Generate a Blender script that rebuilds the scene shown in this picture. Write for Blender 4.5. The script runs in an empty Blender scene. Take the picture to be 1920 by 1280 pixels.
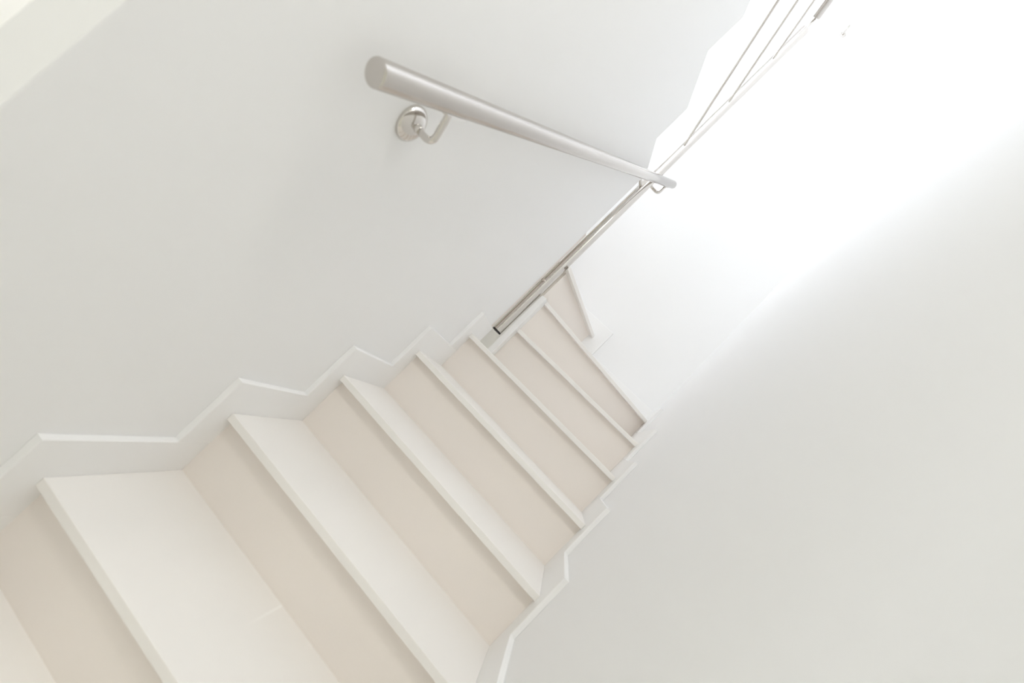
import bpy, bmesh, math
from mathutils import Vector, Matrix

S = bpy.context.scene
COL = S.collection

# ------------------------------------------------------------------ camera
CAM = Vector((0.5778, -0.7793, 0.658))
RIGHT = Vector((0.69610993, 0.10164868, 0.71070283))
DOWN = Vector((0.68322916, 0.21026968, -0.69927432))
FWD = Vector((-0.22051957, 0.9723447, 0.07692147))
cd = bpy.data.cameras.new('camera')
co = bpy.data.objects.new('camera', cd)
COL.objects.link(co)
R = Matrix((RIGHT, -DOWN, -FWD)).transposed()
co.matrix_world = Matrix.Translation(CAM) @ R.to_4x4()
cd.sensor_width = 36.0
cd.lens = 926.98 / 1920 * 36
cd.clip_start = 0.02
cd.dof.use_dof = True
cd.dof.focus_distance = 2.1
cd.dof.aperture_fstop = 3.2
S.camera = co

# ------------------------------------------------------------------ daylight
WORLD_STRENGTH = 4.4
w = bpy.data.worlds.new('world')
S.world = w
w.use_nodes = True
bg = w.node_tree.nodes['Background']
bg.inputs[0].default_value = (0.93, 0.975, 1.03, 1)
bg.inputs[1].default_value = WORLD_STRENGTH
S.view_settings.view_transform = 'Standard'
S.view_settings.look = 'None'
S.view_settings.gamma = 1.0
S.view_settings.use_curve_mapping = False
S.view_settings.exposure = 0.05
S.cycles.max_bounces = 16
S.cycles.diffuse_bounces = 12
S.cycles.use_denoising = True

# openings that let the daylight in: (centre, size_x, size_y, direction the light travels)
WIN_Y0, WIN_Y1, WIN_Z0, WIN_Z1 = 1.25, 2.10, 2.45, 4.60
# added fill lights, unseen: two under the hall ceiling, one under the upper flight
FILL_LIGHTS = [((0.50, -1.28, 2.58), 14.0, 0.5), ((-0.6, -2.0, 2.58), 10.0, 0.5), ((-0.6, 0.35, 1.6), 10.0, 0.3)]
FILL_COLOUR = (0.985, 0.984, 0.935)
def portal(loc, sx, sy, direction):
    l = bpy.data.lights.new('daylight_portal', 'AREA')
    l.shape = 'RECTANGLE'
    l.size, l.size_y = sx, sy
    l.cycles.is_portal = True
    o = bpy.data.objects.new('daylight_portal', l)
    o.location = loc
    o.rotation_euler = Vector(direction).to_track_quat('-Z', 'Y').to_euler()
    COL.objects.link(o)

# ------------------------------------------------------------------ materials
def mat(name, base, rough=0.6, metal=0.0, bump=0.0, scale=300.0, tint=None, spec=0.5):
    m = bpy.data.materials.new(name)
    m.use_nodes = True
    nt = m.node_tree
    b = nt.nodes['Principled BSDF']
    b.inputs['Base Color'].default_value = (*base, 1)
    b.inputs['Roughness'].default_value = rough
    b.inputs['Metallic'].default_value = metal
    b.inputs['Specular IOR Level'].default_value = spec
    if bump or tint:
        tc = nt.nodes.new('ShaderNodeTexCoord')
        no = nt.nodes.new('ShaderNodeTexNoise')
        no.inputs['Scale'].default_value = scale
        no.inputs['Detail'].default_value = 3
        nt.links.new(tc.outputs['Object'], no.inputs['Vector'])
        if bump:
            bp = nt.nodes.new('ShaderNodeBump')
            bp.inputs['Strength'].default_value = bump
            bp.inputs['Distance'].default_value = 0.002
            nt.links.new(no.outputs['Fac'], bp.inputs['Height'])
            nt.links.new(bp.outputs['Normal'], b.inputs['Normal'])
        if tint:
            mx = nt.nodes.new('ShaderNodeMix')
            mx.data_type = 'RGBA'
            mx.inputs[6].default_value = (*base, 1)
            mx.inputs[7].default_value = (*tint, 1)
            nt.links.new(no.outputs['Fac'], mx.inputs[0])
            nt.links.new(mx.outputs[2], b.inputs['Base Color'])
    return m

M_WALL = mat('white_wall_paint', (0.863, 0.861, 0.858), 0.7, bump=0.03, scale=160, spec=0.25)
M_CEIL = mat('white_ceiling_paint', (0.86, 0.86, 0.86), 0.8, spec=0.2)
M_TREAD = mat('pale_tread_laminate', (0.852, 0.83, 0.80), 0.45, bump=0.05, scale=420,
              tint=(0.842, 0.815, 0.782), spec=0.4)
def add_glint(m, x, y0, y1, z, half):
    """a pale glint of light painted into the tread colour, fixed in place"""
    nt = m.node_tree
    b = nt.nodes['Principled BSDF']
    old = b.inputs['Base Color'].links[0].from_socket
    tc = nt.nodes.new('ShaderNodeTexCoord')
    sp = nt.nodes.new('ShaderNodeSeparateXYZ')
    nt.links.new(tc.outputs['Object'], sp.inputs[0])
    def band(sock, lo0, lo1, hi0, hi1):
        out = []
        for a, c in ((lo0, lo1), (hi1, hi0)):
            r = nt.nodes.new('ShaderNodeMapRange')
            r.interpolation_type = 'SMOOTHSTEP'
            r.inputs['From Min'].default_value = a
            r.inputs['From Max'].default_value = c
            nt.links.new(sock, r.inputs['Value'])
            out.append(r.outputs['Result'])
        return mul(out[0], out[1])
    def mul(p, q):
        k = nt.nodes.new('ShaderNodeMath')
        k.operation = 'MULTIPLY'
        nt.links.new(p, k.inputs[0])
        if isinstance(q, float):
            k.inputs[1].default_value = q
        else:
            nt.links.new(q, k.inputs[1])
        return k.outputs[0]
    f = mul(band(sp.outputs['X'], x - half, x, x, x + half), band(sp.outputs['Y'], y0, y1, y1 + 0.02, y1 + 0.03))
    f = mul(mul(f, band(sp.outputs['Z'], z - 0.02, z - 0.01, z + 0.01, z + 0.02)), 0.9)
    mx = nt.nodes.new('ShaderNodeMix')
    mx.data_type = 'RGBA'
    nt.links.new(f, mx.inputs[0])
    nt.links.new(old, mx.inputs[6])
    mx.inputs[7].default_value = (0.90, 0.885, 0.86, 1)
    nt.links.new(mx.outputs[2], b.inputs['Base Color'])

add_glint(M_TREAD, 0.389, 0.17, 0.285, 0.0, 0.005)  # glint of light painted into the colour of one tread
M_RISER = mat('cream_riser_laminate', (0.84, 0.79, 0.742), 0.55, bump=0.06, scale=420,
              tint=(0.825, 0.768, 0.715), spec=0.3)
M_SKIRT = mat('white_skirting_lacquer', (0.87, 0.865, 0.857), 0.45, spec=0.4)
M_FLOOR = mat('pale_floor', (0.72, 0.71, 0.64), 0.5, bump=0.03, scale=60, tint=(0.68, 0.67, 0.60))
M_BRUSH = mat('brushed_stainless_steel', (0.60, 0.57, 0.54), 0.15, 1.0, bump=0.02, scale=250)
M_STEEL = mat('polished_stainless_steel', (0.68, 0.65, 0.615), 0.09, 1.0)
M_CAP = mat('dark_plastic_cap', (0.012, 0.011, 0.010), 0.4)
M_FRAME = mat('white_window_frame', (0.85, 0.85, 0.85), 0.4)

# ------------------------------------------------------------------ mesh helpers
def link(name, bm, m, parent=None, smooth=False):
    bmesh.ops.recalc_face_normals(bm, faces=bm.faces)
    me = bpy.data.meshes.new(name)
    bm.to_mesh(me)
    bm.free()
    if smooth:
        for p in me.polygons:
            p.use_smooth = True
        try:
            me.set_sharp_from_angle(angle=math.radians(40))
        except Exception:
            pass
    me.materials.append(m)
    o = bpy.data.objects.new(name, me)
    COL.objects.link(o)
    if parent is not None:
        o.parent = parent
    return o

def bevel(bm, width, seg=2):
    es = [e for e in bm.edges if len(e.link_faces) == 2 and e.calc_face_angle(0) > 0.5]
    bmesh.ops.bevel(bm, geom=es, offset=width, segments=seg, affect='EDGES', profile=0.6)

def add_prism(bm, pts, fn, a, b):
    """extrude the 2D outline pts from a to b; fn(u, v, t) gives the 3D point"""
    A = [bm.verts.new(fn(u, v, a)) for u, v in pts]
    B = [bm.verts.new(fn(u, v, b)) for u, v in pts]
    n = len(pts)
    bm.faces.new(A)
    bm.faces.new(list(reversed(B)))
    for i in range(n):
        j = (i + 1) % n
        bm.faces.new((A[i], A[j], B[j], B[i]))

XY = lambda u, v, t: (u, v, t)
YZ = lambda u, v, t: (t, u, v)
XZ = lambda u, v, t: (u, t, v)

def prism(pts, fn, a, b, bev=0.0, seg=2):
    bm = bmesh.new()
    add_prism(bm, pts, fn, a, b)
    bmesh.ops.recalc_face_normals(bm, faces=bm.faces)
    if bev:
        bevel(bm, bev, seg)
    return bm

def box_bm(x0, x1, y0, y1, z0, z1, bev=0.0):
    return prism([(x0, y0), (x1, y0), (x1, y1), (x0, y1)], XY, z0, z1, bev)

def add_tube(bm, path, r, seg=24, cap=True, flat=0.0):
    """round tube along a list of points (radius r or one per point)"""
    P = [Vector(p) for p in path]
    n = len(P)
    rs = r if isinstance(r, (list, tuple)) else [r] * n
    T = []
    for i in range(n):
        a = P[max(i - 1, 0)]
        b = P[min(i + 1, n - 1)]
        T.append((b - a).normalized())
    ref = Vector((0, 0, 1)) if abs(T[0].z) < 0.9 else Vector((0, 1, 0))
    nrm = (ref - T[0] * ref.dot(T[0])).normalized()
    rings = []
    for i in range(n):
        nrm = (nrm - T[i] * nrm.dot(T[i])).normalized()
        bi = T[i].cross(nrm)
        rings.append([bm.verts.new(P[i] + rs[i] * (math.cos(q) * nrm + math.sin(q) * bi))
                      for q in (2 * math.pi * k / seg for k in range(seg))])
    for i in range(n - 1):
        for k in range(seg):
            l = (k + 1) % seg
            bm.faces.new((rings[i][k], rings[i][l], rings[i + 1][l], rings[i + 1][k]))
    if cap:
        bm.faces.new(list(reversed(rings[0])))
        bm.faces.new(rings[-1])

def tube(path, r, seg=24):
    bm = bmesh.new()
    add_tube(bm, path, r, seg)
    return bm

def arc(c, a, b, n=8):
    """quarter bend from a to b around the corner point c"""
    c, a, b = Vector(c), Vector(a), Vector(b)
    return [(1 - t) ** 2 * a + 2 * t * (1 - t) * c + t * t * b for t in (i / n for i in range(n + 1))]

def lathe(profile, centre, axis, seg=32):
    """profile: (distance along axis, radius)"""
    axis = Vector(axis).normalized()
    c = Vector(centre)
    bm = bmesh.new()
    add_tube(bm, [c + axis * 0, c + axis * 1], 1, seg=3, cap=False)
    bm.clear()
    ref = Vector((0, 0, 1)) if abs(axis.z) < 0.9 else Vector((0, 1, 0))
    n1 = (ref - axis * ref.dot(axis)).normalized()
    n2 = axis.cross(n1)
    rings = []
    for d, r in profile:
        rings.append([bm.verts.new(c + axis * d + r * (math.cos(q) * n1 + math.sin(q) * n2))
                      for q in (2 * math.pi * k / seg for k in range(seg))])
    for i in range(len(rings) - 1):
        for k in range(seg):
            l = (k + 1) % seg
            bm.faces.new((rings[i][k], rings[i][l], rings[i + 1][l], rings[i + 1][k]))
    bm.faces.new(list(reversed(rings[0])))
    bm.faces.new(rings[-1])
    return bm

def struct(name, bm, m, label=None):
    o = link(name, bm, m)
    o['kind'] = 'structure'
    if label:
        o['label'] = label
    return o

def empty(name, loc=(0, 0, 0)):
    o = bpy.data.objects.new(name, None)
    o.empty_display_size = 0.1
    COL.objects.link(o)
    o.location = (0, 0, 0)
    return o

def thing(name, label, cat, group=None):
    o = empty(name)
    o['label'] = label
    o['category'] = cat
    if group:
        o['group'] = group
    return o

# ------------------------------------------------------------------ measures
H = 0.18                        # rise of a step
W = 0.7871                      # clear width between the skirtings
T = 0.0146                      # skirting thickness
NOSE = 0.0190                   # tread thickness
OVER = 0.0287                   # nosing overhang
SO, SH = 0.0687, 0.0867         # skirting: in front of the nosing, above the tread
XL, XR = -T, W + T              # wall faces
YF = 2.148                      # far wall face
PT = 0.081                      # thickness of the partition
Y_END0, Y_END1 = -0.421, 1.318  # ends of the partition
XO = -1.02                      # outer wall beside the upper flight
FLOOR = -0.36
CEIL = 5.2
# nosing lines (left y, right y) of the straight steps, k = -1 .. 5
yl = {-1: -0.285, 0: 0.0, 1: 0.2819, 2: 0.5597, 3: 0.8527, 4: 1.1424, 5: 1.430}
yr = {-1: -0.285, 0: 0.0, 1: 0.2819, 2: 0.5525, 3: 0.8526, 4: 1.1462, 5: 1.4352, 6: 1.948}
UP_Y, UP_G = 1.062, 0.302       # upper flight: nosing of tread 11, going
def up_nose(k):
    return UP_Y - (k - 11) * UP_G

# ------------------------------------------------------------------ room shell
struct('wall_right', box_bm(XR, XR + 0.2, -3.4, YF + 0.2, FLOOR - 0.2, CEIL), M_WALL,
       'white right wall of the stairwell, bright near the far corner')
struct('wall_far', box_bm(XO - 0.2, XR, YF, YF + 0.2, FLOOR - 0.2, CEIL), M_WALL,
       'brightly lit white wall at the turn of the stairs')
# partition with a stepped top that follows the upper flight
prof = [(Y_END0, FLOOR), (Y_END1, FLOOR), (Y_END1, 10 * H)]
for k in range(11, 16):
    y = up_nose(k) - 0.014
    prof += [(y, (k - 1) * H), (y, k * H)]
prof += [(Y_END0, 15 * H)]
bm = prism(prof, YZ, XL - PT, XL, 0.0025, 2)
struct('wall_left', bm, M_WALL, 'white partition wall with the steel handrail, stepped along its top')

# outer wall of the upper flight with its window
def framed_wall(fn, u0, u1, v0, v1, hu0, hu1, hv0, hv1, a, b):
    bm = bmesh.new()
    for r in ((u0, hu0, v0, v1), (hu1, u1, v0, v1), (hu0, hu1, v0, hv0), (hu0, hu1, hv1, v1)):
        if r[1] - r[0] > 1e-4 and r[3] - r[2] > 1e-4:
            add_prism(bm, [(r[0], r[2]), (r[1], r[2]), (r[1], r[3]), (r[0], r[3])], fn, a, b)
    return bm
struct('wall_outer', framed_wall(YZ, Y_END0, YF, FLOOR, CEIL, WIN_Y0, WIN_Y1, WIN_Z0, WIN_Z1, XO - 0.2, XO), M_WALL,
       'white outer wall beside the upper flight')
portal((XO - 0.19, (WIN_Y0 + WIN_Y1) / 2, (WIN_Z0 + WIN_Z1) / 2), WIN_Y1 - WIN_Y0, WIN_Z1 - WIN_Z0, (1, 0, 0))
def window_frame(name, fn, u0, u1, v0, v1, a, b, t=0.05):
    bm = bmesh.new()
    for r in ((u0, u0 + t, v0, v1), (u1 - t, u1, v0, v1), (u0 + t, u1 - t, v0, v0 + t), (u0 + t, u1 - t, v1 - t, v1)):
        add_prism(bm, [(r[0], r[2]), (r[1], r[2]), (r[1], r[3]), (r[0], r[3])], fn, a, b)
    return struct(name, bm, M_FRAME)
window_frame('window_1', YZ, WIN_Y0, WIN_Y1, WIN_Z0, WIN_Z1, XO - 0.15, XO - 0.09)

# hall behind and below the camera
HX, HY = -2.6, -3.2
struct('floor', box_bm(HX, XR, HY, Y_END1 + 0.9, FLOOR - 0.2, FLOOR), M_FLOOR, 'pale hall floor at the foot of the stairs')
struct('wall_hall', box_bm(HX - 0.2, HX, HY, Y_END0, FLOOR, 2.62), M_WALL, 'white hall wall')
struct('wall_hall_side', box_bm(HX, XO, Y_END0, Y_END0 + 0.2, FLOOR, 2.62), M_WALL, 'white hall wall beside the stairs')
struct('wall_back', box_bm(HX, XR, HY - 0.2, HY, FLOOR, CEIL), M_WALL, 'white wall behind the hall')
struct('ceiling_hall', box_bm(HX, XR, HY, -0.85, 2.62, 2.86), M_CEIL, 'white hall ceiling')
struct('ceiling', box_bm(XO - 0.2, XR + 0.2, -3.4, YF + 0.2, CEIL, CEIL + 0.2), M_CEIL, 'white ceiling over the stairwell')

for loc, watt, size in FILL_LIGHTS:
    l = bpy.data.lights.new('fill_light', 'AREA')
    l.shape = 'DISK'
    l.size = size
    l.energy = watt
    l.color = FILL_COLOUR
    o = bpy.data.objects.new('fill_light', l)
    o.location = loc
    COL.objects.link(o)

# ------------------------------------------------------------------ staircase
stair = thing('staircase', 'cream winding staircase of treads and risers rising between two white walls', 'staircase')

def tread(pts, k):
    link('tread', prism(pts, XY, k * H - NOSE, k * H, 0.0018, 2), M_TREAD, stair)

def riser(p, q, k, inset=OVER):
    """board below the nosing line p-q of step k, set back by inset"""
    p, q = Vector((*p, 0)), Vector((*q, 0))
    d = (q - p).normalized()
    n = Vector((-d.y, d.x, 0))              # towards the step's own tread
    a = p + n * inset
    b = q + n * inset
    if 0 < d.y and b.x < W and q.x > W - 0.01:      # a winder's board runs on to the skirting
        b = b + d * ((W - b.x) / d.x)
    c = 0.012
    pts = [(a.x, a.y), (b.x, b.y), (b.x + n.x * c, b.y + n.y * c), (a.x + n.x * c, a.y + n.y * c)]
    link('riser', prism(pts, XY, (k - 1) * H, k * H - NOSE, 0.0), M_RISER, stair)

BACK = OVER + 0.012
for k in range(-1, 5):
    tread([(0, yl[k]), (W, yr[k]), (W, yr[k + 1] + BACK), (0, yl[k + 1] + BACK)], k)
    riser((0, yl[k]), (W, yr[k]), k)
# winders round the end of the partition
PIV = (0.058, 1.428)
GL, GR = (0.0585, 1.427), (W, yr[6])
HL, HR = (0.036, 1.372), (0.248, YF - T)
IL, IR = (-0.030, 1.372), (-0.330, YF - T)
JL, JR = (-0.097, 1.400), (-0.97, 1.93)
tread([PIV, (W, yr[5]), (W, yr[6] + 0.05), (PIV[0], GL[1] + 0.08)], 5)
riser(PIV, (W, yr[5]), 5)
YW = YF - T
tread([GL, GR, (W, YW), (HR[0] - 0.05, YW), (0.0585, 1.50)], 6)
riser(GL, GR, 6)
tread([HL, HR, (IR[0] - 0.05, YW), (-0.070, 1.434), (-0.030, 1.432), (0.0225, 1.4245), (0.0225, 1.395), (0.030, 1.372)], 7)
hd = (Vector(HR) - Vector(HL)).normalized()
riser(Vector(HL) + hd * 0.062, HR, 7)
tread([IL, IR, (-0.97, YW), (JR[0], JR[1] + 0.05), (JL[0] + 0.03, JL[1] + 0.05)], 8)
riser(IL, IR, 8)
tread([JL, JR, (-0.97, 1.30), (-0.097, 1.30)], 9)
riser(JL, JR, 9)
# upper flight back over the hall
XU0, XU1 = XO + 0.01, XL - PT - 0.001
for k in range(10, 16):
    y = up_nose(k) if k > 10 else 1.36
    y2 = up_nose(k + 1)
    if k == 15:
        y2 = -0.85
    tread([(XU1, y), (XU0, y), (XU0, y2 - BACK), (XU1, y2 - BACK)], k)
    riser((XU1, y), (XU0, y), k)
# plinth of the newel at the inner ends of the winders
o = link('newel_plinth', box_bm(0.030, 0.0575, 1.392, 1.452, 3.9 * H, 6 * H, 0.0015), M_SKIRT, stair)
o = link('newel_core', box_bm(XL - PT + 0.002, XL - 0.006, Y_END1 + 0.001, 1.3705, FLOOR, 8 * H - NOSE - 0.004, 0.0015), M_RISER, stair)

# ------------------------------------------------------------------ stepped skirting
def skirt_piece(root, pts, fn, a, b, soft):
    """one board of the skirting; the outline segments listed in soft get an eased edge on the face at a"""
    bm = prism(pts, fn, a, b)
    tgt = []
    for i in soft:
        p = Vector(fn(*pts[i], a))
        q = Vector(fn(*pts[(i + 1) % len(pts)], a))
        for e in bm.edges:
            u, v = e.verts[0].co, e.verts[1].co
            if ((u - p).length < 1e-5 and (v - q).length < 1e-5) or ((u - q).length < 1e-5 and (v - p).length < 1e-5):
                tgt.append(e)
    if tgt:
        bmesh.ops.bevel(bm, geom=tgt, offset=0.0022, segments=3, affect='EDGES', profile=0.5)
    return link('skirting_board', bm, M_SKIRT, root)

def skirt_side(name, face, back, ys, ks, y_first, y_last, label):
    root = empty(name)
    root['kind'] = 'structure'
    root['label'] = label
    for i, k in enumerate(ks):
        y0 = ys[k] - SO if i else max(ys[k] - SO, y_first)
        zb = (k - 1) * H + SH if i else FLOOR
        last = k == ks[-1]
        y1 = y_last if last else ys[k + 1] + 0.05
        top = k * H + SH
        pts = [(y0, zb), (y0, top), (y1, top), (y1, k * H - 0.03), (ys[k] + 0.06, k * H - 0.03), (ys[k] + 0.06, zb)]
        skirt_piece(root, pts, YZ, face, back, (0, 1))
    return root

skirt_side('baseboard_left', 0.0, XL + 0.0003, yl, [-1, 0, 1, 2, 3, 4], Y_END0, Y_END1 - 0.004,
           'white stepped skirting along the left wall under the handrail')
skirt_side('baseboard_right', W, XR - 0.0003, yr, [-1, 0, 1, 2, 3, 4, 5, 6], -0.36, YF - T - 0.0005,
           'white stepped skirting along the right wall')
root = empty('baseboard_far')
root['kind'] = 'structure'
root['label'] = 'white stepped skirting on the far wall at the winding steps'
XS = 0.3165
skirt_piece(root, [(XR - 0.0005, 6 * H - 0.03), (XR - 0.0005, 6 * H + SH), (HR[0] - 0.02, 6 * H + SH), (HR[0] - 0.02, 6 * H - 0.03)],
            XZ, YF - T, YF - 0.0003, (1,))
XS2 = IR[0] + SO
skirt_piece(root, [(XS, 6 * H + SH), (XS, 7 * H + SH), (IR[0] - 0.02, 7 * H + SH), (IR[0] - 0.02, 7 * H - 0.03),
                   (HR[0] - 0.06, 7 * H - 0.03), (HR[0] - 0.06, 6 * H + SH)], XZ, YF - T, YF - 0.0003, (0, 1))
skirt_piece(root, [(XS2, 7 * H + SH), (XS2, 8 * H + SH), (-0.95, 8 * H + SH), (-0.95, 8 * H - 0.03),
                   (IR[0] - 0.06, 8 * H - 0.03), (IR[0] - 0.06, 7 * H + SH)], XZ, YF - T, YF - 0.0003, (0, 1))

# ------------------------------------------------------------------ wall handrail
RX, RR, RZ0, RM = 0.0505, 0.0207, 0.9756, 0.6427
def rail(y):
    return Vector((RX, y, RZ0 + RM * y))
hr = thing('handrail', 'thick brushed steel handrail tube sloping up the left wall on bent brackets', 'handrail')
RY0, RY1 = -0.222, 1.562
d = (rail(1) - rail(0)).normalized()
bm = bmesh.new()
p0, p1 = rail(RY0), rail(RY1)
add_tube(bm, [p0, p0 + d * 0.0012, p0 + d * 0.003, p1 - d * 0.003, p1 - d * 0.0012, p1],
         [RR - 0.003, RR - 0.0006, RR, RR, RR - 0.0006, RR - 0.003], 64)
link('rail_tube', bm, M_BRUSH, hr, True)
up = Vector((0, -d.z, d.y))
# near bracket: domed rose, bent arm, saddle under the tube
by = -0.022
br = link('bracket_arm', tube([(XL + 0.016, by + 0.004, 0.872), (XL + 0.030, by + 0.003, 0.870)] +
                              arc((RX, by, 0.866), (RX - 0.020, by + 0.001, 0.868), (RX, by - 0.006, 0.882)) +
                              [(RX, by - 0.028, rail(by - 0.028).z - RR - 0.002)], 0.0066, 20), M_STEEL, hr, True)
link('bracket_rose', lathe([(0, 0.0345), (0.003, 0.0350), (0.006, 0.0343), (0.010, 0.0318), (0.014, 0.0275), (0.0175, 0.0215), (0.020, 0.014), (0.0212, 0.007), (0.0215, 0.001)],
                           (XL, by + 0.006, 0.872), (1, 0, 0), 48), M_STEEL, br, True)
link('arm_ferrule', lathe([(0, 0.0088), (0.009, 0.0084), (0.011, 0.0072)], (XL + 0.0190, by + 0.004, 0.872), (1, 0, 0), 24), M_STEEL, br, True)
def saddle(y, length):
    c = rail(y) - up * (RR + 0.0016)
    bm = bmesh.new()
    pts = []
    for i in range(-4, 5):
        a = i / 4 * 0.42
        pts.append((math.sin(a) * (RR + 0.0002), RR - math.cos(a) * (RR + 0.0002)))
    outl = pts + [(math.sin(i / 4 * 0.42) * (RR + 0.003), RR - math.cos(i / 4 * 0.42) * (RR + 0.003)) for i in range(4, -5, -1)]
    base = rail(y) - up * RR
    add_prism(bm, outl, lambda u, v, t: base + Vector((1, 0, 0)) * u + up * v + d * t, -length / 2, length / 2)
    return bm
link('bracket_saddle', saddle(by - 0.028, 0.056), M_STEEL, br, True)
# far bracket, held by the railing post
PX, PY, PR = -0.002, 1.397, 0.0235
fy = 1.478
zf = rail(fy).z
br2 = link('bracket_arm', tube([(PX, PY + PR + 0.001, zf - 0.072), (PX, fy - 0.025, zf - 0.070)] +
                               arc((PX, fy, zf - 0.070), (PX, fy - 0.020, zf - 0.070), (PX + 0.016, fy, zf - 0.072), 6) +
                               arc((RX, fy, zf - 0.076), (RX - 0.016, fy, zf - 0.075), (RX, fy, zf - 0.058), 6) +
                               [(RX, fy, zf - RR - 0.003)], 0.0076, 16), M_STEEL, hr, True)
link('bracket_saddle', saddle(fy, 0.056), M_STEEL, br2, True)

# ------------------------------------------------------------------ railing of the upper flight
rl = thing('stair_railing', 'steel post at the wall end with thin sloping rods and a top rail above', 'railing')
PZ0, PZ1 = 0.812, 2.925
link('post', tube([(PX, PY, PZ0 + 0.008), (PX, PY, PZ1 - 0.002), (PX, PY, PZ1)], [PR, PR, PR - 0.002], 48), M_STEEL, rl, True)
o = link('post_cap', lathe([(0, PR - 0.003), (0.001, PR - 0.0005), (0.008, PR - 0.0005), (0.0085, PR - 0.004)], (PX, PY, PZ0), (0, 0, 1), 40), M_CAP, rl, True)
o['label'] = 'black plastic plug in the lower end of the post'
for x, y, z, n in ((PX - 0.022, Y_END1 + 0.001, 1.772, 0.0545), (PX - 0.012, 1.3715, 1.13, 0.006)):
    link('wall_fixing', lathe([(0, 0.0085), (n, 0.0085), (n + 0.0003, 0.006)], (x, y, z), (0.2, 0.9, 0), 20), M_STEEL, rl, True)
US = 0.59
for z in (2.062, 2.374, 2.688):
    a = Vector((PX, PY - PR + 0.002, z))
    e = Vector((PX, -0.80, z + US * (a.y + 0.80)))
    link('rod', tube([a, e], 0.0058, 16), M_STEEL, rl, True)
a = Vector((PX, PY - 0.015, 3.000))
e = Vector((PX, -0.80, 3.000 + 0.63 * (a.y + 0.80)))
link('top_rail', tube([a, a + (e - a) * 0.002, e], [0.018, 0.0212, 0.0212], 40), M_BRUSH, rl, True)
link('rail_pin', tube([(PX, PY, PZ1 - 0.01), (PX, PY - 0.004, 3.0)], 0.0075, 20), M_STEEL, rl, True)

# ------------------------------------------------------------------ small fitting high on the far wall
wf = thing('wall_hook', 'tiny steel fitting high up on the bright far wall', 'hook')
c = Vector((0.003, YF, 3.83))
link('hook_plate', lathe([(0, 0.019), (0.004, 0.019), (0.006, 0.016), (0.0065, 0.004)], c, (0, -1, 0), 28), M_STEEL, wf, True)
link('hook_arm', tube([c + Vector((0, -0.005, 0)), c + Vector((0, -0.03, 0))] +
                      arc(c + Vector((0, -0.045, 0)), c + Vector((0, -0.036, 0)), c + Vector((0, -0.045, 0.012)), 5) +
                      [c + Vector((0, -0.045, 0.030))], 0.006, 14), M_STEEL, wf, True)
